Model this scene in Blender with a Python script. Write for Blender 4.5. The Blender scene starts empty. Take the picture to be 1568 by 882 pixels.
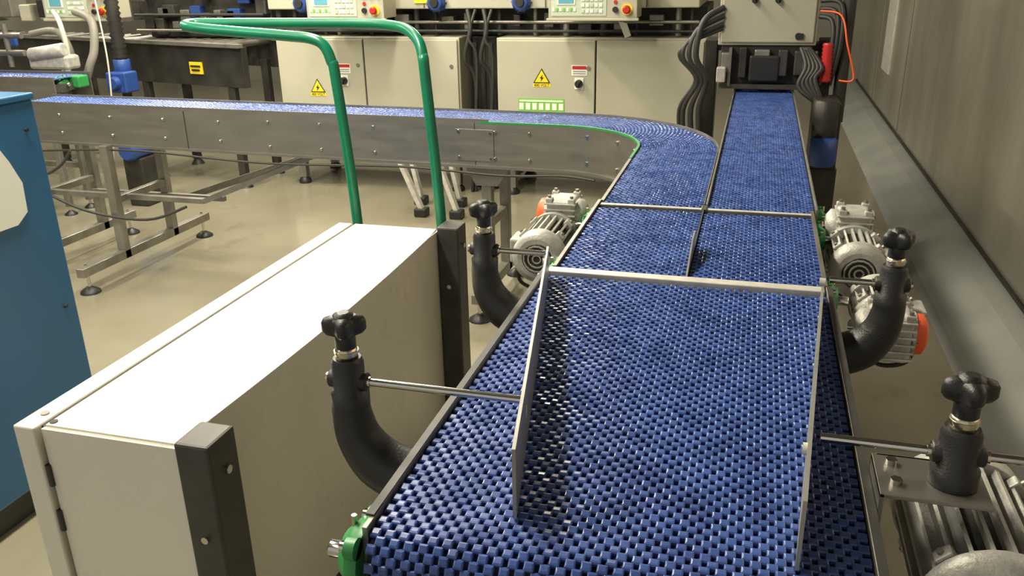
import bpy, bmesh, math, random
import numpy as np
from mathutils import Vector, Matrix
random.seed(4)
SC=bpy.context.scene
try:
    SC.view_settings.view_transform='Standard'
except Exception: pass

# ------------------------------------------------------------ materials
def mat(name,col,rough=.5,metal=0.,var=.0,vscale=5.,stretch=(1,1,1),bump=0.,bscale=60.,rvar=0.,col2=None,coat=0.,spec=.5,emit=None,estr=0.):
    m=bpy.data.materials.new(name); m.use_nodes=True
    nt=m.node_tree; N=nt.nodes; L=nt.links
    b=N['Principled BSDF']
    b.inputs['Base Color'].default_value=(*col,1); b.inputs['Roughness'].default_value=rough
    b.inputs['Metallic'].default_value=metal
    b.inputs['Specular IOR Level'].default_value=spec
    b.inputs['Coat Weight'].default_value=coat
    if emit: 
        b.inputs['Emission Color'].default_value=(*emit,1); b.inputs['Emission Strength'].default_value=estr
    tc=N.new('ShaderNodeTexCoord'); mp=N.new('ShaderNodeMapping'); mp.inputs['Scale'].default_value=stretch
    L.new(tc.outputs['Object'],mp.inputs[0])
    nz=N.new('ShaderNodeTexNoise'); nz.inputs['Scale'].default_value=vscale; nz.inputs['Detail'].default_value=6
    L.new(mp.outputs[0],nz.inputs['Vector'])
    if var>0 or col2:
        c2=col2 if col2 else tuple(c*(1-var) for c in col)
        r=N.new('ShaderNodeValToRGB'); r.color_ramp.elements[0].position=.35; r.color_ramp.elements[1].position=.65
        r.color_ramp.elements[0].color=(*c2,1); r.color_ramp.elements[1].color=(*col,1)
        L.new(nz.outputs['Fac'],r.inputs[0]); L.new(r.outputs[0],b.inputs['Base Color'])
    if rvar>0:
        mr=N.new('ShaderNodeMapRange'); mr.inputs['From Min'].default_value=.3; mr.inputs['From Max'].default_value=.7
        mr.inputs['To Min'].default_value=max(0,rough-rvar); mr.inputs['To Max'].default_value=rough+rvar
        L.new(nz.outputs['Fac'],mr.inputs[0]); L.new(mr.outputs[0],b.inputs['Roughness'])
    if bump>0:
        n2=N.new('ShaderNodeTexNoise'); n2.inputs['Scale'].default_value=bscale; L.new(mp.outputs[0],n2.inputs['Vector'])
        bp=N.new('ShaderNodeBump'); bp.inputs['Strength'].default_value=bump; bp.inputs['Distance'].default_value=.01
        L.new(n2.outputs['Fac'],bp.inputs['Height']); L.new(bp.outputs[0],b.inputs['Normal'])
    return m
M={}
M['belt']=mat('belt_blue_plastic',(.050,.098,.32),.30,var=.4,vscale=14,rvar=.06,col2=(.034,.066,.22),spec=.48)
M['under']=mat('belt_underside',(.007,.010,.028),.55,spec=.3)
M['steel']=mat('brushed_steel',(.29,.275,.25),.40,.8,var=.12,vscale=5,stretch=(1,1,6),rvar=.05)
M['polish']=mat('polished_steel',(.62,.61,.58),.14,1.)
M['plate']=mat('guide_plate_steel',(.42,.41,.37),.36,.5,var=.15,vscale=20)
M['dullsteel']=mat('dull_steel',(.31,.295,.26),.42,.7,var=.3,vscale=9)
M['white']=mat('white_enamel',(.77,.745,.64),.28,var=.05,vscale=3,rvar=.04)
M['cream']=mat('machine_cream_paint',(.44,.425,.33),.42,var=.10,vscale=3)
M['creamd']=mat('machine_cream_dark',(.09,.085,.06),.6)  # darker cream for panel seams and small machine parts
M['black']=mat('black_plastic',(.016,.016,.017),.42,bump=.1,bscale=300)
M['darkp']=mat('dark_grey_paint',(.055,.053,.048),.45,var=.3,vscale=20)
M['machd']=mat('dark_machine_metal',(.045,.043,.038),.5,.3,var=.5,vscale=6)
M['rubber']=mat('cable_rubber',(.03,.03,.028),.5)
M['gcable']=mat('grey_cable',(.22,.21,.18),.5)
M['wcable']=mat('white_cable',(.6,.58,.5),.5)
M['alu']=mat('cast_aluminium',(.50,.49,.45),.50,.25,var=.3,vscale=25,bump=.15,bscale=180)
M['green']=mat('green_tube_paint',(.004,.17,.085),.3,var=.15,vscale=10)
M['bgreen']=mat('green_bearing_housing',(.03,.26,.07),.4,var=.2,vscale=30)
M['orange']=mat('orange_cap',(.85,.11,.02),.45)
M['red']=mat('red_plastic',(.45,.02,.015),.4)
M['brass']=mat('nickel_collar',(.62,.56,.42),.25,1.)
M['strip']=mat('worn_steel_strip',(.68,.66,.60),.42,.3,var=.2,vscale=30)
M['blue']=mat('blue_enamel',(.020,.11,.25),.38,var=.12,vscale=3)
M['bluem']=mat('blue_motor_paint',(.02,.06,.25),.4)
M['yellow']=mat('yellow_label',(.85,.62,.02),.5)
M['paper']=mat('white_label',(.78,.78,.74),.6)
M['lgreen']=mat('green_label',(.16,.50,.05),.5)
M['screen']=mat('screen_glass',(.12,.38,.48),.2)
M['kpad']=mat('keypad_grey_green',(.50,.56,.45),.5)
M['kerb']=mat('kerb_paint',(.29,.30,.28),.55,var=.18,vscale=3,bump=.1,bscale=20)
M['pan']=mat('lamp_housing',(.8,.8,.78),.5)
M['tubelamp']=mat('lamp_diffuser',(.9,.9,.85),.4,emit=(1,.93,.74),estr=9.)

def floor_mat():
    m=mat('polished_concrete_floor',(.30,.265,.165),.22)
    nt=m.node_tree;N=nt.nodes;L=nt.links;b=N['Principled BSDF']
    tc=N.new('ShaderNodeTexCoord')
    n1=N.new('ShaderNodeTexNoise');n1.inputs['Scale'].default_value=.7;n1.inputs['Detail'].default_value=5;n1.inputs['Roughness'].default_value=.5
    n2=N.new('ShaderNodeTexNoise');n2.inputs['Scale'].default_value=4;n2.inputs['Detail'].default_value=8
    L.new(tc.outputs['Object'],n1.inputs[0]);L.new(tc.outputs['Object'],n2.inputs[0])
    r=N.new('ShaderNodeValToRGB');r.color_ramp.elements[0].position=.3;r.color_ramp.elements[1].position=.68
    r.color_ramp.elements[0].color=(.175,.16,.113,1);r.color_ramp.elements[1].color=(.27,.25,.182,1)
    L.new(n1.outputs['Fac'],r.inputs[0])
    r2=N.new('ShaderNodeValToRGB');r2.color_ramp.elements[0].position=.28;r2.color_ramp.elements[1].position=.40
    r2.color_ramp.elements[0].color=(.8,.78,.74,1);r2.color_ramp.elements[1].color=(1,1,1,1)
    L.new(n2.outputs['Fac'],r2.inputs[0])
    mx=N.new('ShaderNodeMix');mx.data_type='RGBA';mx.blend_type='MULTIPLY';mx.inputs[0].default_value=1
    L.new(r.outputs[0],mx.inputs[6]);L.new(r2.outputs[0],mx.inputs[7]);L.new(mx.outputs[2],b.inputs['Base Color'])
    mr=N.new('ShaderNodeMapRange');mr.inputs['To Min'].default_value=.10;mr.inputs['To Max'].default_value=.26
    L.new(n1.outputs['Fac'],mr.inputs[0]);L.new(mr.outputs[0],b.inputs['Roughness'])
    b.inputs['Coat Weight'].default_value=.35; b.inputs['Coat Roughness'].default_value=.12
    n3=N.new('ShaderNodeTexNoise');n3.inputs['Scale'].default_value=2.2;L.new(tc.outputs['Object'],n3.inputs[0])
    bp=N.new('ShaderNodeBump');bp.inputs['Strength'].default_value=.25;bp.inputs['Distance'].default_value=.02
    L.new(n3.outputs['Fac'],bp.inputs['Height']);L.new(bp.outputs[0],b.inputs['Normal']);L.new(bp.outputs[0],b.inputs['Coat Normal'])
    return m
M['floor']=floor_mat()
def wall_mat():
    m=mat('stainless_wall_panel',(.26,.215,.16),.36,.7)
    nt=m.node_tree;N=nt.nodes;L=nt.links;b=N['Principled BSDF']
    tc=N.new('ShaderNodeTexCoord');mp=N.new('ShaderNodeMapping');mp.inputs['Scale'].default_value=(1,1.2,.35)
    L.new(tc.outputs['Object'],mp.inputs[0])
    n1=N.new('ShaderNodeTexNoise');n1.inputs['Scale'].default_value=1.2;n1.inputs['Detail'].default_value=6;n1.inputs['Roughness'].default_value=.55
    L.new(mp.outputs[0],n1.inputs[0])
    r=N.new('ShaderNodeValToRGB');r.color_ramp.elements[0].position=.3;r.color_ramp.elements[1].position=.7
    r.color_ramp.elements[0].color=(.33,.30,.255,1);r.color_ramp.elements[1].color=(.58,.54,.465,1)
    L.new(n1.outputs['Fac'],r.inputs[0]);L.new(r.outputs[0],b.inputs['Base Color'])
    mp2=N.new('ShaderNodeMapping');mp2.inputs['Scale'].default_value=(1,7,.8);L.new(tc.outputs['Object'],mp2.inputs[0])
    n2=N.new('ShaderNodeTexNoise');n2.inputs['Scale'].default_value=1.6;n2.inputs['Detail'].default_value=5;L.new(mp2.outputs[0],n2.inputs[0])
    mr=N.new('ShaderNodeMapRange');mr.inputs['To Min'].default_value=.20;mr.inputs['To Max'].default_value=.42
    L.new(n2.outputs['Fac'],mr.inputs[0]);L.new(mr.outputs[0],b.inputs['Roughness'])
    return m
M['wall']=wall_mat()
M['backwall']=mat('back_wall_paint',(.22,.21,.175),.7,var=.3,vscale=1)

# ------------------------------------------------------------ builder
class Bd:
    def __init__(s,name):
        s.name=name; s.v=[]; s.f=[]; s.mi=[]; s.sm=[]; s.mats=[]; s.T=Matrix.Identity(4)
    def m(s,k):
        if k not in s.mats: s.mats.append(k)
        return s.mats.index(k)
    def add(s,vs,fs,k,smooth=False):
        o=len(s.v); T=s.T
        s.v+= [tuple(T@Vector(p)) for p in vs]
        i=s.m(k)
        for f in fs:
            s.f.append([a+o for a in f]); s.mi.append(i); s.sm.append(smooth)
    def addbm(s,bm,k,smooth=False):
        bm.verts.index_update()
        s.add([tuple(v.co) for v in bm.verts],[[v.index for v in f.verts] for f in bm.faces],k,smooth); bm.free()
    def box(s,c,size,k,rot=None,bev=.0,seg=2):
        bm=bmesh.new(); bmesh.ops.create_cube(bm,size=1)
        for v in bm.verts: v.co=Vector((v.co.x*size[0],v.co.y*size[1],v.co.z*size[2]))
        if bev>0:
            bmesh.ops.bevel(bm,geom=bm.edges[:],offset=min(bev,min(size)*.45),segments=seg,affect='EDGES',profile=.5)
        R=Matrix.Identity(4)
        if rot: R=(Matrix.Rotation(rot[2],4,'Z')@Matrix.Rotation(rot[1],4,'Y')@Matrix.Rotation(rot[0],4,'X'))
        bm.transform(Matrix.Translation(Vector(c))@R)
        s.addbm(bm,k)
    def b2(s,a,b,k,bev=0.):
        s.box([(a[i]+b[i])/2 for i in range(3)],[abs(b[i]-a[i]) for i in range(3)],k,bev=bev)
    def beam(s,p0,p1,w,h,k,bev=.002):
        p0=Vector(p0);p1=Vector(p1);d=p1-p0;L=d.length
        q=d.to_track_quat('Y','Z').to_matrix().to_4x4()
        bm=bmesh.new(); bmesh.ops.create_cube(bm,size=1)
        for v in bm.verts: v.co=Vector((v.co.x*w,v.co.y*L,v.co.z*h))
        if bev>0: bmesh.ops.bevel(bm,geom=bm.edges[:],offset=bev,segments=1,affect='EDGES')
        bm.transform(Matrix.Translation((p0+p1)/2)@q); s.addbm(bm,k)
    def prof(s,p0,p1,rings,k,seg=24,smooth=True,cap=True,star=None):
        p0=Vector(p0);p1=Vector(p1);d=(p1-p0); L=d.length; z=d.normalized()
        a=z.orthogonal().normalized(); b=z.cross(a)
        vs=[];fs=[]
        for t,r in rings:
            for i in range(seg):
                th=2*math.pi*i/seg; rr=r*(star(th) if star else 1)
                vs.append(p0+d*t+a*rr*math.cos(th)+b*rr*math.sin(th))
        for j in range(len(rings)-1):
            for i in range(seg):
                k2=(i+1)%seg
                fs.append([j*seg+i,j*seg+k2,(j+1)*seg+k2,(j+1)*seg+i])
        s.add(vs,fs,k,smooth)
        if cap:
            n=len(rings)
            s.add(vs[:seg],[list(range(seg))[::-1]],k); s.add(vs[(n-1)*seg:],[list(range(seg))],k)
    def cyl(s,p0,p1,r,k,seg=20,bev=0.):
        L=(Vector(p1)-Vector(p0)).length
        if bev>0:
            t=bev/L; s.prof(p0,p1,[(0,r-bev),(t,r),(1-t,r),(1,r-bev)],k,seg,smooth=False if seg<10 else True)
        else: s.prof(p0,p1,[(0,r),(1,r)],k,seg)
    def tube(s,pts,r,k,seg=10,sub=6,cap=True):
        P=[Vector(p) for p in pts]; n=len(P)
        rr=r if isinstance(r,(list,tuple)) else [r]*n
        C=[];Rr=[]
        if n==2: C=P;Rr=list(rr)
        else:
            for i in range(n-1):
                a=P[max(i-1,0)];b=P[i];c=P[i+1];d=P[min(i+2,n-1)]
                for j in range(sub):
                    t=j/sub
                    C.append(.5*((2*b)+(c-a)*t+(2*a-5*b+4*c-d)*t*t+(3*b-a-3*c+d)*t**3)); Rr.append(rr[i]*(1-t)+rr[i+1]*t)
            C.append(P[-1]);Rr.append(rr[-1])
        vs=[];fs=[];prev=None
        for i,c in enumerate(C):
            t=(C[min(i+1,len(C)-1)]-C[max(i-1,0)]).normalized()
            if prev is None: a=t.orthogonal().normalized()
            else:
                a=prev-t*prev.dot(t); a.normalize()
            prev=a; b=t.cross(a)
            for j in range(seg):
                th=2*math.pi*j/seg; vs.append(c+(a*math.cos(th)+b*math.sin(th))*Rr[i])
        for i in range(len(C)-1):
            for j in range(seg):
                k2=(j+1)%seg; fs.append([i*seg+j,i*seg+k2,(i+1)*seg+k2,(i+1)*seg+j])
        s.add(vs,fs,k,True)
        if cap:
            s.add(vs[:seg],[list(range(seg))[::-1]],k); s.add(vs[-seg:],[list(range(seg))],k)
    def prism(s,poly,vec,k):
        n=len(poly); vec=Vector(vec); vs=[Vector(p) for p in poly]+[Vector(p)+vec for p in poly]
        fs=[list(range(n))[::-1],list(range(n,2*n))]+[[i,(i+1)%n,n+(i+1)%n,n+i] for i in range(n)]
        s.add(vs,fs,k)
    def done(s,parent=None):
        V=np.array([tuple(p) for p in s.v]); 
        o=Vector(((V[:,0].min()+V[:,0].max())/2,(V[:,1].min()+V[:,1].max())/2,V[:,2].min()))
        me=bpy.data.meshes.new(s.name); me.from_pydata((V-np.array(o)).tolist(),[],s.f)
        for k in s.mats: me.materials.append(M[k])
        me.polygons.foreach_set('material_index',s.mi); me.polygons.foreach_set('use_smooth',s.sm)
        bm=bmesh.new(); bm.from_mesh(me); bmesh.ops.recalc_face_normals(bm,faces=bm.faces[:]); bm.to_mesh(me); bm.free()
        me.update()
        ob=bpy.data.objects.new(s.name,me); ob.location=o; bpy.context.collection.objects.link(ob)
        if parent: ob.parent=parent; ob.matrix_parent_inverse=parent.matrix_world.inverted()
        return ob
def empty(name,loc=(0,0,0)):
    e=bpy.data.objects.new(name,None); e.location=loc; e.empty_display_size=.1; bpy.context.collection.objects.link(e)
    bpy.context.view_layer.update(); return e

# ------------------------------------------------------------ belts made of real interlocking links
def belt_links(name,fmap,w,v0,v1,parent,pu=.0200,pv=.0130,W=.0142,L=.0150,step_under=.02):
    nr=int((v1-v0)/pv); nc=int(w/pu)
    tmpl=[]
    for (hw,hl,n) in [(W/2,L/2,-.0075),(W/2,L/2,-.0028),(W/2*.90,L/2*.80,-.0008),(W/2*.62,L/2*.42,0.0)]:
        tmpl+=[(-hw,-hl,n),(hw,-hl,n),(hw,hl,n),(-hw,hl,n)]
    tmpl=np.array(tmpl)
    fa=[(12,13,14,15)]
    for l in (0,4,8):
        for i in range(4):
            fa.append((l+i,l+(i+1)%4,l+4+(i+1)%4,l+4+i))
    fa=np.array(fa)
    cs=[]
    for j in range(nr):
        off=(.25 if j%2 else -.25)*pu
        for i in range(nc):
            cs.append((-w/2+(i+.5)*(w/nc)+off, v0+(j+.5)*pv+random.uniform(-.0004,.0004), random.uniform(-.0008,.0004), random.uniform(-.0008,.0008)))
    cs=np.array(cs)
    P=(cs[:,None,:3]+tmpl[None,:,:])
    P[:,:,2]+=cs[:,None,3]*np.sign(tmpl[None,:,1])
    P=P.reshape(-1,3)
    XYZ=fmap(P[:,0],P[:,1],P[:,2])
    F=(fa[None,:,:]+(np.arange(len(cs))*16)[:,None,None]).reshape(-1,4)
    me=bpy.data.meshes.new(name); me.from_pydata(XYZ.tolist(),[],F.tolist()); me.materials.append(M['belt'])
    bm=bmesh.new(); bm.from_mesh(me); bmesh.ops.recalc_face_normals(bm,faces=bm.faces[:]); bm.to_mesh(me); bm.free()
    ob=bpy.data.objects.new(name,me); bpy.context.collection.objects.link(ob); ob.parent=parent; ob.matrix_parent_inverse=parent.matrix_world.inverted()
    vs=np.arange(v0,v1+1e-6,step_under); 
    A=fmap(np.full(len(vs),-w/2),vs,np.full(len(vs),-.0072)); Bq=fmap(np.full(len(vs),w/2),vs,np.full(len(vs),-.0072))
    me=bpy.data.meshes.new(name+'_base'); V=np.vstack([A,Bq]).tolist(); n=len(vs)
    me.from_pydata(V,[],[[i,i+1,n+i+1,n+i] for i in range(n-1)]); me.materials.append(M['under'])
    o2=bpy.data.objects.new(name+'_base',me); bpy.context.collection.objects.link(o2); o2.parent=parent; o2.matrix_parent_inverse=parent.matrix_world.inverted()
    return ob
def strip_along(bd,fmap,u0,u1,n0,n1,v0,v1,k,step=.03):
    n=max(2,int((v1-v0)/step)+1); vs=np.linspace(v0,v1,n)
    Q=[fmap(np.full(n,u),vs,np.full(n,h)) for u,h in ((u0,n0),(u1,n0),(u1,n1),(u0,n1))]
    V=[tuple(p) for q in Q for p in q]; F=[]
    for i in range(n-1):
        for a in range(4):
            b=(a+1)%4; F.append([a*n+i,b*n+i,b*n+i+1,a*n+i+1])
    F.append([0,n,2*n,3*n]); F.append([n-1,4*n-1,3*n-1,2*n-1])
    bd.add(V,F,k)
ZB=.95
def straight_map(xc,yroll,R=.05,yend=None):
    def f(u,v,n):
        th=np.clip((yroll-v)/R,0,None)
        thc=np.minimum(th,math.pi)
        y=np.where(th<=0,v,yroll-(R+n)*np.sin(thc)); z=np.where(th<=0,ZB+n,ZB-R+(R+n)*np.cos(thc))
        ex=(th-thc)*R; y=y+ex
        return np.stack([xc+u,y,z],1)
    return f

def leg_set(bd,x0,x1,ys,ztop,k='dullsteel'):
    for y in ys:
        for x in (x0,x1):
            bd.b2((x-.02,y-.02,.06),(x+.02,y+.02,ztop),k,bev=.003)
            bd.cyl((x,y,.02),(x,y,.07),.008,'polish',10)
            bd.prof((x,y,0),(x,y,.03),[(0,.045),(.3,.043),(1,.014)],'black',18)
        bd.b2((x0,y-.015,.3),(x1,y+.015,.34),k,bev=.003)

def bearing(bd,x,y,z,side,s=1.):
    bd.prof((x,y,z),(x+side*.030*s,y,z),[(0,.045*s),(.5,.045*s),(.7,.036*s),(1,.030*s)],'bgreen',20)
    for a in (45,135,225,315):
        dy=math.cos(math.radians(a))*.046*s;dz=math.sin(math.radians(a))*.046*s
        bd.prof((x,y+dy,z+dz),(x+side*.014*s,y+dy,z+dz),[(0,.014*s),(1,.013*s)],'bgreen',12)
        bd.cyl((x+side*.012*s,y+dy,z+dz),(x+side*.022*s,y+dy,z+dz),.007*s,'polish',6)
    bd.cyl((x,y,z),(x+side*.055*s,y,z),.011*s,'polish',14,bev=.002)
    bd.cyl((x+side*.018*s,y,z+.04*s),(x+side*.018*s,y,z+.055*s),.004,'brass',8)

# ============ wide infeed conveyor
XC,WB=-.13,.628
YR=.868
cv=empty('wide_belt_conveyor',(XC,1.35,0))
f1=straight_map(XC,YR)
belt_links('modular_belt',f1,WB,YR-.05*math.pi-.10,1.862,cv)
bd=Bd('conveyor_frame')
for s in (-1,1):
    x=XC+s*(WB/2+.008)
    bd.b2((x-.004,.90,.80),(x+.004,1.90,.957),'dullsteel',bev=.001)
    bd.b2((x-.004,.845,.86),(x+.004,.90,.955),'dullsteel',bev=.001)
    bd.b2((x-.003*s,.87,.955),(x+.009*s,1.90,.9585),'darkp')
    bearing(bd,x+s*.004,.865,.895,s,1.12)
    for yy in (1.0,1.2,1.5,1.75):
        bd.cyl((x,yy,.87),(x+s*.010,yy,.87),.008,'polish',6)
bd.cyl((XC-WB/2,YR,.90),(XC+WB/2,YR,.90),.038,'under',24)
bd.b2((XC-WB/2,1.0,.82),(XC+WB/2,1.9,.90),'darkp')
bd.b2((XC-WB/2-.005,1.868,.935),(XC+WB/2+.0,1.900,.957),'strip',bev=.002)
leg_set(bd,XC-.27,XC+.27,(1.15,1.75),.82)
bd.done(cv)

# ============ twin transfer conveyor
cv2=empty('twin_lane_transfer_conveyor',(XC,2.2,0))
def fm(xc):
    def f(u,v,n): return np.stack([xc+u,v+0*u,ZB+n],1)
    return f
belt_links('modular_belt_a',fm(-.277),.305,1.908,2.492,cv2)
belt_links('modular_belt_b',fm(.034),.298,1.908,2.492,cv2)
bd=Bd('transfer_frame')
for x in (-.437,.188):
    bd.b2((x-.004,1.905,.82),(x+.004,2.535,.956),'dullsteel',bev=.001)
    bd.b2((x-.005,1.905,.955),(x+.004,2.535,.958),'dullsteel')
bd.b2((-.122,1.905,.90),(-.118,2.52,.955),'darkp')
bd.b2((-.43,1.93,.84),(.18,2.50,.90),'darkp')
bd.cyl((-.43,2.515,.936),(-.128,2.515,.936),.017,'strip',18)
bd.cyl((-.11,2.515,.936),(.185,2.515,.936),.017,'strip',18)
bd.b2((-.43,2.494,.925),(-.128,2.50,.953),'dullsteel')
bd.b2((-.11,2.494,.925),(.185,2.50,.953),'dullsteel')
bd.b2((-.127,2.49,.92),(-.111,2.53,.958),'brass',bev=.002)
bd.prism([(-.1225,1.904,.955),(-.1225,2.14,.955),(-.1225,2.13,1.00),(-.1225,2.05,1.00)],(.004,0,0),'plate')
for s,x in ((-1,-.441),(1,.192)):
    bearing(bd,x,2.44,.90,s); bearing(bd,x,1.97,.90,s)
leg_set(bd,-.38,.13,(2.0,2.4),.84)
bd.done(cv2)

# ============ right long lane
cv3=empty('straight_belt_conveyor',(.04,3.8,0))
belt_links('modular_belt_c',fm(.043),.300,2.540,5.25,cv3)
bd=Bd('straight_frame')
for x in (-.113,.202):
    bd.b2((x-.003,2.54,.80),(x+.003,5.3,.959),'dullsteel',bev=.001)
bd.b2((-.11,2.56,.84),(.195,5.25,.90),'darkp')
leg_set(bd,-.06,.17,(3.0,4.6),.84)
bearing(bd,.205,2.60,.90,1)
bd.done(cv3)

# ============ curved conveyor
CX,CY,RC=-.857,3.35,.582; Y0=2.540; PH=math.radians(87.2)
LA=CY-Y0; LB=RC*PH; WL=.300
def fcurve(u,v,n):
    x=np.empty_like(v);y=np.empty_like(v)
    a=v<=LA; b=(v>LA)&(v<=LA+LB); c=v>LA+LB
    x[a]=CX+RC+u[a]; y[a]=Y0+v[a]
    ph=(v[b]-LA)/RC; x[b]=CX+(RC+u[b])*np.cos(ph); y[b]=CY+(RC+u[b])*np.sin(ph)
    s=v[c]-LA-LB; x[c]=CX+(RC+u[c])*math.cos(PH)-s*math.sin(PH); y[c]=CY+(RC+u[c])*math.sin(PH)+s*math.cos(PH)
    return np.stack([x,y,ZB+n],1)
VE=LA+LB+3.22
cv4=empty('curved_belt_conveyor',(-1.9,3.9,0))
belt_links('modular_belt_d',fcurve,WL,0,VE,cv4)
bd=Bd('curved_frame')
strip_along(bd,fcurve,-WL/2-.010,-WL/2-.006,-.205,.004,.0,LA+LB+.35,'steel')
strip_along(bd,fcurve,-WL/2-.010,-WL/2-.006,-.205,.018,LA+LB+.35,VE+.03,'steel')
strip_along(bd,fcurve,WL/2+.003,WL/2+.006,-.205,.010,.0,VE+.03,'dullsteel')
strip_along(bd,fcurve,-WL/2-.026,-WL/2-.008,-.212,-.200,.9,VE+.03,'steel')
strip_along(bd,fcurve,-WL/2-.011,-WL/2-.001,-.002,.005,.0,LA*.75,'dullsteel')
strip_along(bd,fcurve,-WL/2-.011,-WL/2-.001,-.002,.007,LA*.75,LA+LB+.40,'bgreen')
nrm=Vector((-math.cos(PH),-math.sin(PH),0))
strip_along(bd,fcurve,-WL/2,WL/2,-.09,-.05,.02,VE,'darkp')
def rail_pt(s,h,o=-.010):
    p=fcurve(np.array([-WL/2+o]),np.array([LA+LB+s]),np.array([h]))[0]; return Vector(p)
for s in (.15,.32,.50,.95,1.25,1.55,1.85,2.2,2.55,2.9,3.1):
    for h in ((-.04,-.165) if s<1.6 else (-.05,-.15)):
        p=rail_pt(s,h); bd.prof(p,p+nrm*.009,[(0,.0085),(.6,.0085),(1,.005)],'polish',10)
for s in (.42,2.06):
    p=rail_pt(s,-.10); bd.box(p+nrm*.001,(.002,.003,.20),'machd',rot=(0,0,PH-math.pi/2))
p=rail_pt(.42,-.105,-.012); bd.box(p,(.19,.005,.15),'steel',rot=(0,0,PH-math.pi/2),bev=.001)
for dx in (-.08,.08):
    for dz in (-.06,.06):
        q=rail_pt(.42+dx,-.105+dz,-.014); bd.cyl(q,q+nrm*.006,.006,'polish',8)
for ph in (20,45,70):
    a=math.radians(ph); r=RC-WL/2-.010
    for h in (.91,.79):
        p=Vector((CX+r*math.cos(a),CY+r*math.sin(a),h)); q=Vector((-math.cos(a),-math.sin(a),0)); bd.cyl(p,p+q*.008,.008,'polish',8)
p=rail_pt(3.2,-.06); bd.prof(p,p+nrm*.02,[(0,.045),(.5,.045),(1,.03)],'dullsteel',18)
bd.tube([rail_pt(-.25,-.23,-.02),rail_pt(.0,-.225,-.03),rail_pt(.3,-.24,-.03),rail_pt(.8,-.225,-.03),rail_pt(1.6,-.25,-.03),rail_pt(2.4,-.225,-.03),rail_pt(3.1,-.26,-.02)],.006,'rubber',8)
def stand(x,yn,yf,ybase0,ybase1):
    for y in (yn,yf):
        bd.b2((x-.025,y-.025,.1),(x+.025,y+.025,.75),'dullsteel',bev=.004)
    bd.b2((x-.025,ybase0,.10),(x+.025,ybase1,.15),'dullsteel',bev=.004)
    bd.b2((x-.02,yn,.42),(x+.02,yf,.46),'dullsteel',bev=.003)
    for y in (ybase0+.05,ybase1-.05):
        bd.cyl((x,y,.02),(x,y,.16),.009,'polish',10)
        bd.prof((x,y,0),(x,y,.035),[(0,.055),(.35,.052),(1,.016)],'black',20)
stand(-3.42,3.86,4.30,3.50,4.65)
stand(-3.95,3.90,4.32,3.70,4.60)
stand(-1.22,3.86,4.16,3.62,4.4)
bd.prism([(-1.33,3.83,.745),(-1.10,3.83,.745),(-1.16,3.83,.64),(-1.27,3.83,.64)],(0,.012,0),'steel')
bd.prism([(-3.36,4.34,.30),(-3.36,4.34,.34),(-2.1,4.34,.76),(-2.1,4.34,.72)],(0,.03,0),'dullsteel')
bd.beam((-3.95,3.95,.44),(-2.9,3.95,.44),.03,.03,'dullsteel'); bd.beam((-2.9,3.95,.44),(-2.15,3.97,.74),.03,.03,'dullsteel')
bd.beam((-3.95,4.28,.36),(-3.0,4.28,.36),.03,.03,'dullsteel')
bd.tube([(-3.95,3.84,.50),(-3.6,3.82,.38),(-3.2,3.82,.35),(-2.95,3.85,.43)],.008,'rubber',8)
bd.tube([(-3.9,3.82,.72),(-3.85,3.80,.58),(-3.7,3.80,.63),(-3.62,3.82,.72)],.008,'rubber',8)
leg_set(bd,-.38,-.18,(2.75,),.86)
bd.done(cv4)

# ============ guide plates
def plate(name,p0,p1,z0,h0,h1,k='plate',dy=0):
    bd=Bd(name); a=Vector((*p0,z0));b=Vector((*p1,z0)); d=(b-a).normalized(); n=Vector((-d.y,d.x,0))*.005
    bd.prism([a,b,b+Vector((0,0,h1)),a+Vector((0,0,h0))],n,k)
    for t in (.2,.93):
        q=a.lerp(b,t)+Vector((0,0,.06)); bd.cyl(q-n*.2,q+n*2.2,.009,'strip',10)
    return bd.done()
plate('guide_plate',(-.262,.915),(-.436,1.84),.9525,.108,.075)
plate('guide_plate',(.098,.90),(.178,1.84),.9525,.10,.03)

# ============ adjustable guide clamps
def guide_clamp(x,y,side,xin,rout=.05,rot=0.,elbow=True):
    bd=Bd('guide_rail_clamp')
    star=lambda th:1+.24*math.cos(4*(th+rot))
    bd.prof((x,y,1.108),(x,y,1.142),[(0,.016),(.12,.024),(.3,.028),(.7,.028),(.9,.025),(1,.016)],'black',48,star=star)
    bd.prof((x,y,1.138),(x,y,1.147),[(0,.018),(.6,.016),(1,.009)],'black',24)
    bd.cyl((x,y,1.086),(x,y,1.116),.0165,'black',20,bev=.002)
    bd.cyl((x,y,1.068),(x,y,1.088),.018,'brass',24,bev=.003)
    bd.cyl((x,y,1.079),(x,y,1.083),.0195,'brass',24)
    bd.prof((x,y,.985),(x,y,1.07),[(0,.031),(.28,.031),(.32,.026),(.9,.026),(1,.022)],'black',28)
    bd.cyl((x-side*.033,y,1.03),(x+side*.033,y,1.03),.015,'black',18,bev=.002)
    bd.cyl((x-side*.038,y,1.03),(x+side*.038,y,1.03),.009,'brass',14)
    bd.cyl((x-side*rout,y,1.03),(xin,y,1.03),.0065,'polish',14)
    if elbow:
        bd.tube([(x,y,1.0),(x,y,.97),(x+side*.010,y,.925),(x+side*.040,y,.885),(x+side*.085,y,.864),(x+side*.120,y,.860)],[.030,.032,.037,.043,.046,.047],'black',22)
    return bd.done()
guide_clamp(-.590,1.100,1,-.302,.036,.4)
guide_clamp(-.575,1.780,1,-.430,.036,.1)
guide_clamp(.298,1.095,-1,.125,.16,.7,elbow=False)
guide_clamp(.297,1.745,-1,.178,.036,.3)

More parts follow.
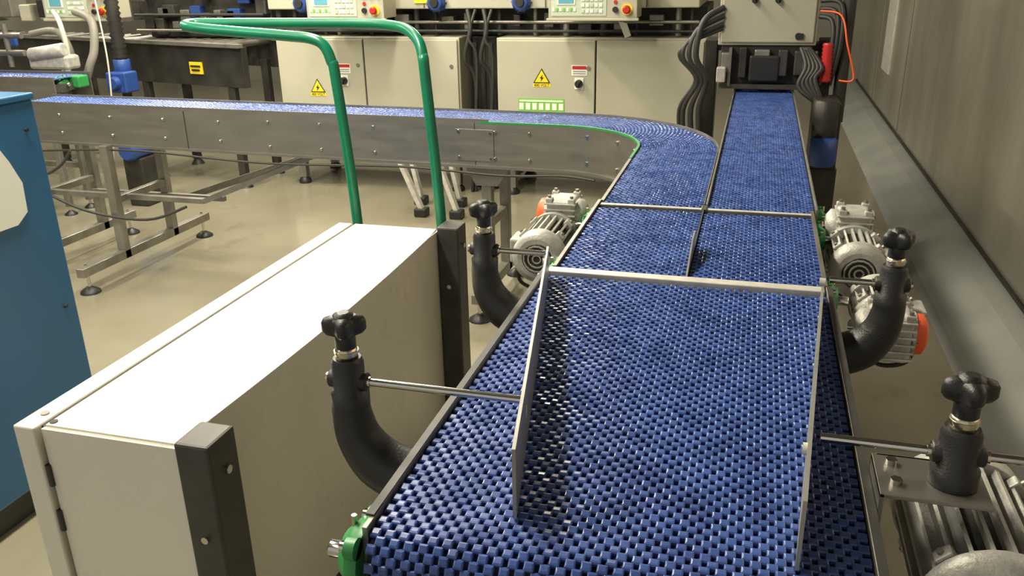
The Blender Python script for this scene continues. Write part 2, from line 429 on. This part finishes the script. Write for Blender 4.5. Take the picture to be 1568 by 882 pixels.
# ============ geared motors
def geared_motor(gx,gy,gz,outward,mdir,mx=0.,mz=-.02,L=.22,r=.068,cap=True,gs=1.,name='geared_motor'):
    bd=Bd(name); bd.T=Matrix.Translation((gx,gy,gz))
    g=.055*gs
    bd.box((0,0,0),(2*g*.8,2*g,2*g),'alu',bev=.012,seg=3)
    for i in range(6):
        z=-g*.8+i*g*.32
        bd.box((0,0,z),(2*g*.88,2*g*1.10,.005),'alu',bev=.001)
    for i in (-1,1):
        for j in (-1,1):
            bd.box((i*g*.62,j*g*.8,g*.95),(.022,.022,.018),'alu',bev=.003)
            bd.cyl((i*g*.62,j*g*.8,g),(i*g*.62,j*g*.8,g+.014),.006,'dullsteel',6)
    bd.prof((-outward*g*.8,0,0),(-outward*(g*.8+.03),0,0),[(0,g*.9),(.6,g*.9),(1,g*.6)],'alu',24)
    bd.prof((outward*g*.8,0,0),(outward*(g*.8+.008),0,0),[(0,g*.92),(1,g*.92)],'alu',24)
    for a in range(0,360,60):
        dy=math.cos(math.radians(a))*g*.8;dz=math.sin(math.radians(a))*g*.8
        bd.cyl((outward*g*.8,dy,dz),(outward*(g*.8+.013),dy,dz),.005,'dullsteel',6)
    if cap: bd.prof((outward*(g*.8+.006),0,0),(outward*(g*.8+.034),0,0),[(0,g*.86),(.7,g*.84),(1,g*.6)],'orange',24)
    y0=mdir*g; y1=mdir*(g+.03); y2=mdir*(g+.03+L); y3=mdir*(g+.03+L+.05)
    c=(mx,mz)
    bd.prof((c[0],y0,c[1]),(c[0],y1,c[1]),[(0,r*.7),(.2,r*1.08),(1,r*1.08)],'alu',32)
    bd.prof((c[0],y1,c[1]),(c[0],y2,c[1]),[(0,r*.80),(1,r*.80)],'machd',32)
    nf=22
    for i in range(nf):
        a=2*math.pi*i/nf
        cx=c[0]+math.cos(a)*r*.9; cz=c[1]+math.sin(a)*r*.9
        bd.box((cx,(y1+y2)/2,cz),(r*.24,abs(y2-y1),.0055),'alu',rot=(0,-a,0))
    bd.prof((c[0],y2,c[1]),(c[0],y3,c[1]),[(0,r*1.06),(.75,r*1.06),(.93,r*.95),(1,r*.8)],'alu',32)
    bd.prof((c[0],y3,c[1]),(c[0],y3+mdir*.002,c[1]),[(0,r*.62),(1,r*.60)],'machd',24)
    for i in range(3):
        rr=r*(.16+.18*i)
        for q in range(16):
            a=2*math.pi*q/16
            bd.box((c[0]+math.cos(a)*rr,y3+mdir*.003,c[1]+math.sin(a)*rr),(.004,.004,rr*.42),'alu',rot=(0,-a,0))
    for a in (45,135,225,315):
        cx=c[0]+math.cos(math.radians(a))*r*.98; cz=c[1]+math.sin(math.radians(a))*r*.98
        for yy in (y1+mdir*.012,y2-mdir*.012):
            bd.box((cx,yy,cz),(.026,.022,.026),'alu',rot=(0,-math.radians(a),0),bev=.003)
            bd.cyl((cx,yy,cz),(cx+math.cos(math.radians(a))*.018,yy,cz+math.sin(math.radians(a))*.018),.005,'dullsteel',6)
    bd.box((c[0]+outward*r*1.15,(y1+y2)/2,c[1]-.01),(r*.6,.085,.075),'alu',bev=.006)
    bd.tube([(c[0]+outward*r*1.3,(y1+y2)/2,c[1]-.05),(c[0]+outward*r*1.2,(y1+y2)/2+.02,c[1]-.13),(c[0]+outward*r*.2,(y1+y2)/2+.06,c[1]-.16),(c[0]-outward*r*.6,(y1+y2)/2+.10,c[1]-.10)],.006,'rubber',8)
    bd.cyl((-outward*(g*.8+.02),0,0),(-outward*(g*.8+.045),0,0),.014,'polish',14)
    return bd.done()
geared_motor(-.545,2.50,.915,-1,-1,mx=-.015,mz=-.055,L=.15,r=.072)
geared_motor(.300,2.52,.920,1,-1,mx=.0,mz=-.05,L=.13,r=.070,cap=False)
geared_motor(.335,1.93,.850,1,1,mx=.0,mz=-.01,L=.10,r=.066)
geared_motor(.345,.925,.835,1,1,mx=.01,mz=.01,L=.22,r=.090,gs=1.15)
bd=Bd('motor_mounting_bracket')
bd.b2((.202,1.045,.978),(.340,1.150,.984),'steel',bev=.001)
bd.b2((.202,1.145,.90),(.208,1.150,.984),'steel',bev=.001)
bd.b2((.202,1.045,.90),(.208,1.150,.984),'steel',bev=.001)
bd.b2((.208,1.145,.95),(.340,1.151,.984),'steel',bev=.001)
bd.cyl((.225,1.075,.984),(.225,1.075,.992),.008,'polish',6); bd.cyl((.225,1.125,.984),(.225,1.125,.992),.008,'polish',6)
bd.done()

# ============ white cabinet
bd=Bd('white_electrical_cabinet')
x0,x1,y0,y1,zt=-1.325,-1.01,1.175,2.62,.80
n=12; prof=[]
for i in range(n+1):
    t=i/n; prof.append((x1+.020*math.sin(math.pi*t), y0+(y1-y0)*t))
poly=[(x0,y0,.10)]+[(p[0],p[1],.10) for p in prof]+[(x0,y1,.10)]
bm=bmesh.new(); vb=[bm.verts.new(p) for p in poly]; vt=[bm.verts.new((p[0],p[1],zt)) for p in poly]
bm.faces.new(vb[::-1]); top=bm.faces.new(vt)
for i in range(len(poly)):
    j=(i+1)%len(poly); bm.faces.new([vb[i],vb[j],vt[j],vt[i]])
bmesh.ops.bevel(bm,geom=list(top.edges),offset=.007,segments=3,affect='EDGES')
bd.addbm(bm,'white')
bd.b2((x0-.060,y0-.010,.10),(x0-.008,y1,zt-.001),'white',bev=.004)
bd.b2((x0-.010,y0+.01,.12),(x0+.002,y1-.01,zt-.006),'machd')
for z in (.2,.55,.66):
    bd.cyl((x0-.003,y0-.001,z),(x0-.003,y0-.001,z+.05),.006,'darkp',10)
bd.cyl((x0-.030,y0+.045,zt-.002),(x0-.030,y0+.045,zt+.002),.009,'dullsteel',12)
bd.cyl((x0+.015,y0+.02,zt-.002),(x0+.015,y0+.02,zt+.002),.008,'machd',12)
bd.b2((x0-.02,y0+.03,0),(x1-.02,y1-.03,.10),'darkp')
for (cy) in (y0+.035,y1+.02):
    bd.b2((x1+.002,cy-.045,0.0),(x1+.078,cy+.045,zt+.012),'darkp',bev=.006)
    bd.cyl((x1+.078,cy,zt-.06),(x1+.086,cy,zt-.06),.009,'polish',10)
    bd.cyl((x1+.04,cy-.045,zt-.20),(x1+.04,cy-.051,zt-.20),.008,'polish',10)
cab=bd.done()
bd=Bd('green_tubular_handle')
bd.tube([(-1.355,2.710,.30),(-1.358,2.710,.78),(-1.39,2.705,1.28),(-1.402,2.706,1.345),(-1.425,2.708,1.395),(-1.47,2.71,1.418),(-1.56,2.712,1.427),(-1.80,2.72,1.442),(-1.93,2.722,1.452),(-1.985,2.74,1.458),(-1.985,2.775,1.462),(-1.93,2.80,1.462),(-1.60,2.84,1.460),(-1.34,2.85,1.458),(-1.22,2.835,1.452),(-1.15,2.80,1.438),(-1.10,2.76,1.405),(-1.078,2.735,1.355),(-1.07,2.725,1.30),(-1.032,2.710,.78),(-1.03,2.710,.30)],.0185,'green',16,sub=8)
for x in (-1.355,-1.03):
    bd.b2((x-.03,2.688,.36),(x+.03,2.74,.42),'darkp',bev=.004); bd.b2((x-.03,2.688,.66),(x+.03,2.74,.72),'darkp',bev=.004)
bd.done()

# ============ blue cabinet
bd=Bd('blue_cabinet')
bd.b2((-2.9,.75,.10),(-2.13,2.14,1.285),'blue',bev=.006)
bd.b2((-2.91,.74,1.285),(-2.125,2.145,1.305),'blue',bev=.005)
bd.b2((-2.88,.8,0),(-2.16,2.10,.10),'machd')
bd.b2((-2.1295,1.40,.13),(-2.126,1.405,1.27),'machd')
bd.cyl((-2.13,2.09,.62),(-2.122,2.09,.62),.006,'machd',8)
bd.cyl((-2.13,2.09,1.2),(-2.122,2.09,1.2),.006,'machd',8)
bd.prism([(-2.128,1.75,.93),(-2.128,1.98,.93),(-2.128,2.025,.96),(-2.128,2.03,1.05),(-2.128,2.0,1.12),(-2.128,1.96,1.19),(-2.128,1.90,1.22),(-2.128,1.75,1.24)],(.003,0,0),'paper')
bd.done()

# ============ background processing machine
def sign_tri(bd,x,z,y,s):
    bd.prism([(x-s*1.05,y,z-s*.95),(x+s*1.05,y,z-s*.95),(x+s*1.05,y,z-s*.55),(x-s*1.05,y,z-s*.55)],(0,-.002,0),'yellow')
    bd.prism([(x-s*1.0,y-.001,z-s*.5),(x+s*1.0,y-.001,z-s*.5),(x,y-.001,z+s*1.15)],(0,-.002,0),'black')
    bd.prism([(x-s*.82,y-.003,z-s*.40),(x+s*.82,y-.003,z-s*.40),(x,y-.003,z+s*.95)],(0,-.002,0),'yellow')
    bd.prism([(x+s*.12,y-.005,z+s*.45),(x-s*.22,y-.005,z+s*.05),(x-s*.02,y-.005,z+s*.05),(x-s*.14,y-.005,z-s*.32),(x+s*.24,y-.005,z+s*.14),(x+s*.03,y-.005,z+s*.14)],(0,-.002,0),'black')
def text(parent,body,x,y,z,size,k='black'):
    t=bpy.data.curves.new('label_text','FONT'); t.body=body; t.size=size; t.align_x='CENTER'; t.align_y='CENTER'; t.extrude=.0005
    t.materials.append(M[k]); o=bpy.data.objects.new('label_text',t); o.location=(x,y,z); o.rotation_euler=(math.pi/2,0,0)
    bpy.context.collection.objects.link(o); o.parent=parent; o.matrix_parent_inverse=parent.matrix_world.inverted()
def control_cabinet(xa,xm,xb,signx,signz,swx,swz,label=None):
    Y=6.0; e=empty('control_cabinet',((xa+xb)/2,Y+.35,0))
    bd=Bd('cabinet_body')
    bd.b2((xa,Y,.26),(xb,Y+.7,1.15),'cream',bev=.006)
    for a,b in ((xa+.012,xm-.006),(xm+.006,xb-.012)):
        bd.b2((a,Y-.022,.28),(b,Y-.002,1.135),'cream',bev=.005)
    bd.b2((xm-.006,Y-.003,.28),(xm+.006,Y+.001,1.135),'machd')
    for x in (xa+.08,xb-.08):
        for y in (Y+.08,Y+.62):
            bd.b2((x-.03,y-.03,.05),(x+.03,y+.03,.26),'dullsteel',bev=.003)
            bd.prof((x,y,0),(x,y,.06),[(0,.05),(.4,.05),(1,.02)],'black',16)
    yf=Y-.022
    sign_tri(bd,signx,signz,yf,.062)
    bd.b2((swx-.055,yf-.002,swz+.055),(swx+.055,yf,swz+.125),'paper')
    bd.b2((swx-.05,yf-.004,swz+.098),(swx+.05,yf-.001,swz+.120),'red')
    for i in range(2): bd.b2((swx-.045,yf-.003,swz+.066+i*.014),(swx+.045,yf-.001,swz+.071+i*.014),'dullsteel')
    bd.b2((swx-.032,yf-.006,swz-.04),(swx+.032,yf,swz+.04),'paper',bev=.002)
    bd.cyl((swx,yf,swz),(swx,yf-.03,swz),.028,'black',20,bev=.003)
    bd.box((swx,yf-.036,swz),(.014,.02,.05),'black',rot=(0,.5,0),bev=.003)
    for x in (xm-.05,xb-.06):
        for z in (.45,.95):
            bd.cyl((x,yf,z),(x,yf-.006,z),.014,'dullsteel',14)
    if label:
        a,b,z=label
        bd.b2((a,yf-.002,z-.055),(b,yf,z+.045),'lgreen')
        for i in range(7):
            w=(b-a)/7; bd.b2((a+w*i+.008,yf-.004,z-.035),(a+w*(i+1)-.008,yf-.001,z+.012),'paper')
        bd.b2((a+.01,yf-.004,z+.022),(b-.01,yf-.001,z+.034),'paper')
    bd.done(e)
    text(e,'400 VOLT',signx,yf-.003,signz-.047,.026)
    return e
control_cabinet(-1.80,-1.08,-.34,-1.465,.875,-1.195,.845,label=(-1.64,-1.30,.690))
control_cabinet(-3.56,-2.83,-2.08,-3.23,.775,-3.0,.835)

def control_panel(xa,xb):
    Y=5.68; bd=Bd('operator_control_panel')
    bd.b2((xa,Y,1.30),(xb,Y+.22,1.62),'cream',bev=.006)
    bd.b2((xa-.012,Y-.012,1.285),(xb+.012,Y+.02,1.302),'cream',bev=.004)
    w=xb-xa
    bd.b2((xa+.02,Y-.004,1.315),(xa+w*.66,Y,1.60),'kpad',bev=.002)
    bd.b2((xa+w*.10,Y-.008,1.385),(xa+w*.31,Y-.003,1.56),'paper')
    bd.b2((xa+w*.12,Y-.011,1.395),(xa+w*.29,Y-.007,1.55),'screen')
    for i in range(7):
        bd.b2((xa+w*(.05+.04*i),Y-.008,1.345),(xa+w*(.075+.04*i),Y-.003,1.365),'lgreen' if i%2 else 'paper')
    for i in range(5):
        for j in range(6):
            bd.b2((xa+w*(.38+.05*i),Y-.009,1.335+.036*j),(xa+w*(.415+.05*i),Y-.003,1.355+.036*j),'paper' if (i+j)%3 else 'kpad',bev=.001)
    for i,(c) in enumerate(('yellow','lgreen','red')):
        bd.cyl((xa+w*(.74+.09*i),Y,1.46),(xa+w*(.74+.09*i),Y-.018,1.46),.014,c,16,bev=.002)
    bd.cyl((xa+w*.89,Y,1.355),(xa+w*.89,Y-.006,1.355),.036,'yellow',24)
    bd.prof((xa+w*.89,Y-.004,1.355),(xa+w*.89,Y-.045,1.355),[(0,.014),(.5,.014),(.55,.026),(.85,.026),(1,.018)],'red',24)
    bd.cyl((xa+w*.76,Y,1.355),(xa+w*.76,Y-.02,1.355),.018,'black',16,bev=.002)
    bd.cyl((xa+w*.76,Y-.001,1.40),(xa+w*.76,Y-.006,1.40),.012,'red',16)
    bd.b2((xa+w*.42,Y+.22,1.36),(xa+w*.58,Y+.28,1.46),'darkp',bev=.005)
    return bd.done()
control_panel(-1.345,-.765)
control_panel(-3.10,-2.51)
control_panel(-5.36,-4.74)

bd=Bd('processing_machine')
bd.b2((-3.62,6.04,1.345),(-.40,7.1,2.1),'cream',bev=.008)
for x in (-2.35,-1.45,-.75): bd.b2((x-.004,6.035,1.35),(x+.004,6.045,2.1),'creamd')
bd.b2((-3.58,6.25,1.152),(-.36,7.0,1.345),'machd')
for i in range(26):
    x=-3.55+i*.125+random.uniform(-.03,.03)
    z0=1.17+random.random()*.05
    if random.random()<.5: bd.cyl((x,6.12,1.16),(x,6.12,1.34),random.uniform(.01,.03),random.choice(['machd','dullsteel','darkp']),12)
    else: bd.box((x,6.15,z0+.05),(random.uniform(.05,.12),.1,random.uniform(.05,.12)),random.choice(['machd','darkp','creamd','dullsteel']),bev=.006)
bd.cyl((-3.5,6.10,1.25),(-.4,6.10,1.25),.012,'dullsteel',10)
bd.cyl((-3.5,6.08,1.19),(-.4,6.08,1.19),.010,'rubber',10)
for x in (-1.62,-3.32,-2.25):
    bd.prof((x,5.98,1.39),(x,6.2,1.39),[(0,.05),(.1,.065),(1,.065)],'bluem',20)
    for i in range(10):
        a=i*math.pi/5; bd.box((x+math.cos(a)*.068,6.07,1.39+math.sin(a)*.068),(.014,.12,.004),'bluem',rot=(0,-a,0))
    bd.cyl((x,5.96,1.39),(x,5.985,1.39),.03,'machd',16)
for x in (-3.28,-2.42): bd.b2((x,6.03,1.385),(x+.13,6.041,1.43),'yellow')
bd.prism([(-.93,5.97,1.265),(-.87,5.97,1.25),(-.84,5.97,1.17),(-.88,5.97,1.155)],(0,.002,0),'paper')
bd.tube([(-.9,5.97,1.26),(-.91,6.0,1.30),(-.92,6.045,1.35)],.002,'wcable',6)
bd.done()
bd=Bd('machine_pedestal'); bd.b2((-2.05,6.20,0),(-1.83,6.9,1.34-.195),'machd',bev=.01)
for i in range(4): bd.b2((-2.04+.06*i,6.19,.2),(-2.01+.06*i,6.20,1.1),'darkp')
bd.done()
bd=Bd('cable_bundle')
for x in (-1.90,-2.02):
    bd.tube([(x,6.03,1.34),(x+.03,5.99,1.2),(x-.02,6.0,1.0),(x+.04,6.06,.8),(x,6.08,.0)],.016,'rubber',8)
    bd.tube([(x+.06,6.03,1.34),(x+.02,5.98,1.15),(x+.07,6.0,.95),(x-.02,6.06,.0)],.012,'rubber',8)
bd.done()
bd=Bd('splayed_steel_stand')
for (a,b) in (((-2.42,5.35,.62),(-2.18,5.35,.05)),((-2.12,5.35,.62),(-1.92,5.35,.05)),((-2.42,5.65,.62),(-2.3,5.65,.05)),((-2.12,5.65,.62),(-2.0,5.65,.05))):
    bd.beam(a,b,.05,.03,'strip'); bd.box((b[0],b[1],.03),(.09,.09,.06),'black',bev=.01)
bd.beam((-2.5,5.35,.62),(-1.9,5.35,.62),.05,.05,'dullsteel'); bd.beam((-2.36,5.35,.42),(-2.02,5.35,.42),.03,.03,'dullsteel')
bd.beam((-2.1,5.35,.62),(-2.1,5.70,.62),.05,.05,'dullsteel')
bd.done()

# left background dark conveyor frame
bd=Bd('dark_roller_conveyor')
bd.beam((-7.6,6.6,.96),(-3.72,5.80,.94),.06,.30,'machd'); bd.beam((-7.6,7.1,1.02),(-3.72,6.38,.98),.06,.20,'machd')
bd.beam((-7.6,6.56,1.14),(-3.72,5.76,1.10),.05,.03,'dullsteel')
for i in range(30):
    t=i/30; x=-7.5+3.7*t; y=6.62-.77*t; bd.cyl((x,y,1.09),(x+.08,y+.5,1.09),.025,'dullsteel',10)
for t in (.1,.4,.7,.93):
    x=-7.6+4.0*t;y=6.6-.82*t
    for d in (0,.5): 
        bd.b2((x-.03,y+d-.03,.05),(x+.03,y+d+.03,.95),'machd',bev=.004); bd.prof((x,y+d,0),(x,y+d,.06),[(0,.06),(1,.02)],'black',14)
    bd.beam((x,y,.3),(x,y+.5,.3),.04,.04,'machd')
bd.beam((-7.6,6.6,.5),(-3.75,5.82,.5),.05,.08,'machd')
bd.b2((-4.9,6.3,1.12),(-3.75,6.9,2.0),'machd',bev=.01)
for i in range(14):
    x=-7.2+i*.25; bd.box((x,6.75-.2*i/14,1.2+random.random()*.25),(random.uniform(.08,.22),.2,random.uniform(.1,.3)),random.choice(['machd','dullsteel','darkp','cream','dullsteel']),bev=.01)
for i in range(22):
    x=-4.85+i*.05; z=1.2+random.random()*.35
    bd.box((x,6.27,z),(random.uniform(.03,.12),.08,random.uniform(.03,.14)),random.choice(['machd','dullsteel','darkp','creamd','dullsteel','bluem']),bev=.006)
for z in (1.18,1.30,1.43): bd.cyl((-4.95,6.2,z),(-3.76,6.2,z),.012,random.choice(['dullsteel','rubber']),8)
bd.cyl((-7.4,6.5,1.45),(-4.9,6.3,1.42),.02,'dullsteel',10)
bd.box((-4.20,5.862,.925),(.13,.012,.09),'yellow',rot=(0,0,-.2))
bd.box((-4.20,5.853,.94),(.10,.012,.012),'black',rot=(0,0,-.2)); bd.box((-4.20,5.853,.91),(.08,.012,.012),'black',rot=(0,0,-.2))
bd.done()
bd=Bd('lifting_column')
rg=[]
for i in range(31): rg.append((i/30,.055 if i%2 else .042))
bd.prof((-4.62,5.55,1.02),(-4.62,5.55,1.60),rg,'machd',20)
bd.cyl((-4.62,5.55,.90),(-4.62,5.55,1.02),.06,'bluem',20,bev=.005)
bd.box((-4.60,5.5,.86),(.17,.15,.15),'bluem',bev=.012)
bd.prof((-4.60,5.43,.86),(-4.60,5.38,.86),[(0,.05),(1,.04)],'bluem',18)
bd.cyl((-4.62,5.55,.0),(-4.62,5.55,.80),.035,'machd',14)
bd.prof((-4.62,5.55,0),(-4.62,5.55,.03),[(0,.12),(1,.1)],'machd',16)
bd.done()
bd=Bd('cable_hoses')
bd.tube([(-5.0,5.60,1.36),(-4.78,5.5,1.30),(-4.75,5.44,1.10),(-4.80,5.40,.95),(-4.95,5.4,.62),(-4.95,5.4,0)],.03,'gcable',12)
bd.tube([(-5.2,5.60,1.36),(-5.02,5.45,1.28),(-5.0,5.45,1.05),(-5.05,5.45,.85),(-4.85,5.35,.7)],.018,'wcable',10)
bd.tube([(-5.4,5.55,1.2),(-5.1,5.5,1.22),(-5.02,5.5,1.02),(-5.2,5.5,.86)],.025,'gcable',10)
bd.tube([(-4.56,5.3,1.7),(-4.53,5.3,1.2),(-4.54,5.3,.9),(-4.6,5.3,.5),(-4.75,5.35,.0)],.006,'wcable',8)
bd.done()
cv5=empty('feeder_conveyor',(-5.2,5.0,0))
belt_links('feeder_belt',lambda u,v,n:np.stack([-v,4.92+u,ZB+.02+n],1),.30,4.55,6.6,cv5,pu=.022,pv=.02,W=.013,L=.02)
bd=Bd('feeder_frame')
bd.b2((-6.6,4.745,.80),(-4.52,4.755,.985),'steel'); bd.b2((-6.6,5.085,.80),(-4.52,5.095,.985),'steel')
bd.b2((-6.6,4.76,.88),(-4.55,5.08,.93),'darkp')
bearing(bd,-4.6,4.90,.92,1,1.2)
bd.box((-4.55,5.0,.93),(.10,.1,.08),'bgreen',bev=.01)
bd.box((-4.95,5.25,1.03),(.34,.14,.10),'alu',bev=.02); bd.cyl((-5.1,5.2,1.08),(-4.8,5.2,1.12),.05,'alu',18,bev=.01)
for i in range(4):
    bd.cyl((-5.9+.22*i,5.15,1.0),(-5.9+.22*i,5.15,1.30),.018,'steel',12)
bd.cyl((-6.4,5.15,1.22),(-5.1,5.15,1.22),.022,'steel',12); bd.cyl((-6.4,5.15,1.10),(-5.1,5.15,1.10),.022,'steel',12)
bd.box((-5.9,5.3,1.10),(.5,.3,.16),'alu',bev=.03)
bd.box((-5.35,5.3,1.18),(.10,.03,.10),'bluem',bev=.01)
leg_set(bd,-6.4,-4.7,(4.85,5.05),.85)
bd.done(cv5)
bd=Bd('blue_gearmotor')
bd.prof((-4.35,5.1,.42),(-4.35,5.4,.42),[(0,.06),(.1,.08),(.9,.08),(1,.06)],'bluem',20)
bd.b2((-4.43,5.15,.0),(-4.27,5.35,.36),'machd',bev=.01)
bd.done()

# ============ depositing head above right lane
bd=Bd('packaging_machine_head')
bd.b2((-.22,5.00,1.20),(.295,5.45,1.95),'cream',bev=.006)
bd.b2((-.205,4.985,1.215),(.28,5.002,1.93),'cream',bev=.006)
for x in (-.04,.08):
    bd.cyl((x,4.985,1.435),(x,4.96,1.435),.016,'black',14,bev=.002); bd.box((x,4.955,1.435),(.01,.02,.03),'black',bev=.002)
bd.cyl((.20,4.985,1.25),(.20,4.975,1.25),.018,'black',14); bd.b2((.185,4.97,1.235),(.225,4.984,1.265),'black',bev=.003)
bd.b2((-.20,5.02,.99),(.28,5.40,1.20),'machd',bev=.005)
for x,w in ((-.17,.05),(-.08,.04),(.02,.08),(.13,.05),(.22,.06)):
    bd.box((x,4.99,1.11),(w,.06,random.uniform(.10,.17)),random.choice(['machd','darkp','dullsteel']),bev=.006)
bd.box((.035,4.975,1.08),(.16,.05,.14),'black',bev=.01)
bd.b2((-.155,4.95,.985),(-.14,5.1,1.19),'dullsteel'); bd.b2((.235,4.95,.985),(.25,5.1,1.19),'dullsteel')
bd.box((-.19,4.93,1.05),(.05,.06,.08),'alu',bev=.006)
bd.b2((-.20,4.96,.97),(.27,4.99,.995),'darkp')
for x in (-.26,.36):
    bd.b2((x-.035,5.1,.0),(x+.035,5.3,1.22),'machd',bev=.005)
bd.b2((-.28,5.12,1.16),(.38,5.28,1.20),'machd')
bd.cyl((.44,4.98,.80),(.44,4.98,1.70),.034,'machd',16)
rg=[(i/20,.032 if i%2 else .026) for i in range(21)]
bd.prof((.355,4.93,1.02),(.355,4.93,1.22),rg,'red',18)
bd.cyl((.35,4.55,.78),(.35,4.55,.98),.062,'machd',20,bev=.01)
bd.cyl((.35,4.50,.66),(.35,4.50,.80),.066,'bluem',20,bev=.01)
bd.b2((.28,4.62,.0),(.44,5.0,.62),'machd',bev=.01)
bd.b2((.30,4.60,.62),(.43,4.95,.95),'machd',bev=.01)
for i in range(6):
    o=i*.022
    bd.tube([(-.20,4.98,1.40-o),(-.30-o*.6,4.92,1.33-o),(-.33-o*.8,4.90,1.15),(-.27-o*.5,4.93,1.02),(-.30-o,4.96,.85),(-.28-o,5.0,.62)],.012 if i%2 else .017,'gcable' if i in (1,3) else 'rubber',9)
for i in range(5):
    o=i*.02
    bd.tube([(.22+o*.5,4.97,1.19),(.25+o,4.90,1.10),(.22+o,4.88,1.0+o*.5),(.30+o*.5,4.86,.93),(.34,4.9,.88)],.013,'rubber',9)
for i in range(3):
    bd.tube([(.30,5.0,1.35+i*.04),(.36+i*.02,4.95,1.33+i*.04),(.37+i*.02,4.92,1.2),(.34+i*.02,4.95,1.0)],.012,'rubber',9)
bd.tube([(.30,4.98,1.38),(.40,4.9,1.36),(.44,4.85,1.22),(.485,4.85,1.08),(.48,4.85,1.035),(.42,4.87,1.035)],.005,'orange',8)
bd.done()

# ============ room
bd=Bd('floor'); bd.b2((-9,-2,-.06),(3,12,0),'floor'); bd.done()
bd=Bd('wall_right')
bd.b2((1.25,-2,0),(1.40,12,3.6),'wall')
for y in (2.9,8.24,10.2):
    bd.b2((1.245,y-.02,.08),(1.251,y+.02,3.6),'wall',bev=.002); bd.b2((1.243,y-.003,.08),(1.252,y+.003,3.6),'machd')
bd.b2((1.238,9.2,.55),(1.251,9.75,1.45),'strip',bev=.003)
bd.b2((1.235,3.3,.14),(1.251,12,.16),'machd')
bd.done()
bd=Bd('trim_1')
bd.prism([(.90,-2,0),(1.25,-2,0),(1.25,-2,.13),(1.14,-2,.12),(.93,-2,.035)],(0,14,0),'kerb'); bd.done()
bd=Bd('wall_back'); bd.b2((-9,12,0),(3,12.1,3.6),'backwall'); bd.done()
bd=Bd('wall_left'); bd.b2((-9.1,-2,0),(-9,12,3.6),'backwall'); bd.done()

def batten(x,y,rz,power,L=1.5):
    e=empty('ceiling_lamp',(x,y,3.35))
    b=Bd('lamp_body'); b.T=Matrix.Translation((x,y,3.35))@Matrix.Rotation(rz,4,'Z')
    b.box((0,0,.05),(.34,L+.04,.06),'pan',bev=.01); 
    b.cyl((0,-L/2+.2,.08),(0,-L/2+.2,.40),.008,'dullsteel',8); b.cyl((0,L/2-.2,.08),(0,L/2-.2,.40),.008,'dullsteel',8)
    b.box((0,0,.01),(.28,L,.03),'tubelamp',bev=.008); b.done(e)
    l=bpy.data.lights.new('lamp_light','AREA'); l.shape='RECTANGLE'; l.size=.28; l.size_y=L; l.energy=power; l.color=(1,.915,.73)
    o=bpy.data.objects.new('lamp_light',l); o.location=(x,y,3.33); o.rotation_euler=(0,0,rz)
    bpy.context.collection.objects.link(o); o.parent=e; o.matrix_parent_inverse=e.matrix_world.inverted()
for x,y,p in ((-4.8,7.4,170),(-3.4,5.2,150),(-4.6,3.0,100),(-1.6,7.6,100),(-1.9,1.9,140),(-3.6,.2,60),(-7,5.5,90),(-2.0,4.2,75)):
    batten(x,y,0,p)
bd=Bd('ceiling'); bd.b2((-9,-2,3.76),(3,12,3.85),'backwall'); bd.done()

w=bpy.data.worlds.new('w'); SC.world=w; w.use_nodes=True
w.node_tree.nodes['Background'].inputs[0].default_value=(1,.95,.84,1); w.node_tree.nodes['Background'].inputs[1].default_value=.50

# ============ camera
yaw,pitch,roll=math.radians(16),math.radians(21),math.radians(1.1)
F=Vector((-math.sin(yaw)*math.cos(pitch),math.cos(yaw)*math.cos(pitch),-math.sin(pitch)))
R0=Vector((math.cos(yaw),math.sin(yaw),0)); U0=R0.cross(F)
R=R0*math.cos(roll)-U0*math.sin(roll); U=U0*math.cos(roll)+R0*math.sin(roll)
cd=bpy.data.cameras.new('camera'); co=bpy.data.objects.new('camera',cd); bpy.context.collection.objects.link(co)
mw=Matrix((( R.x,U.x,-F.x,0),(R.y,U.y,-F.y,0),(R.z,U.z,-F.z,1.65),(0,0,0,1)))
co.matrix_world=mw; cd.sensor_width=36; cd.lens=36*1300/1568; cd.clip_start=.05
SC.camera=co
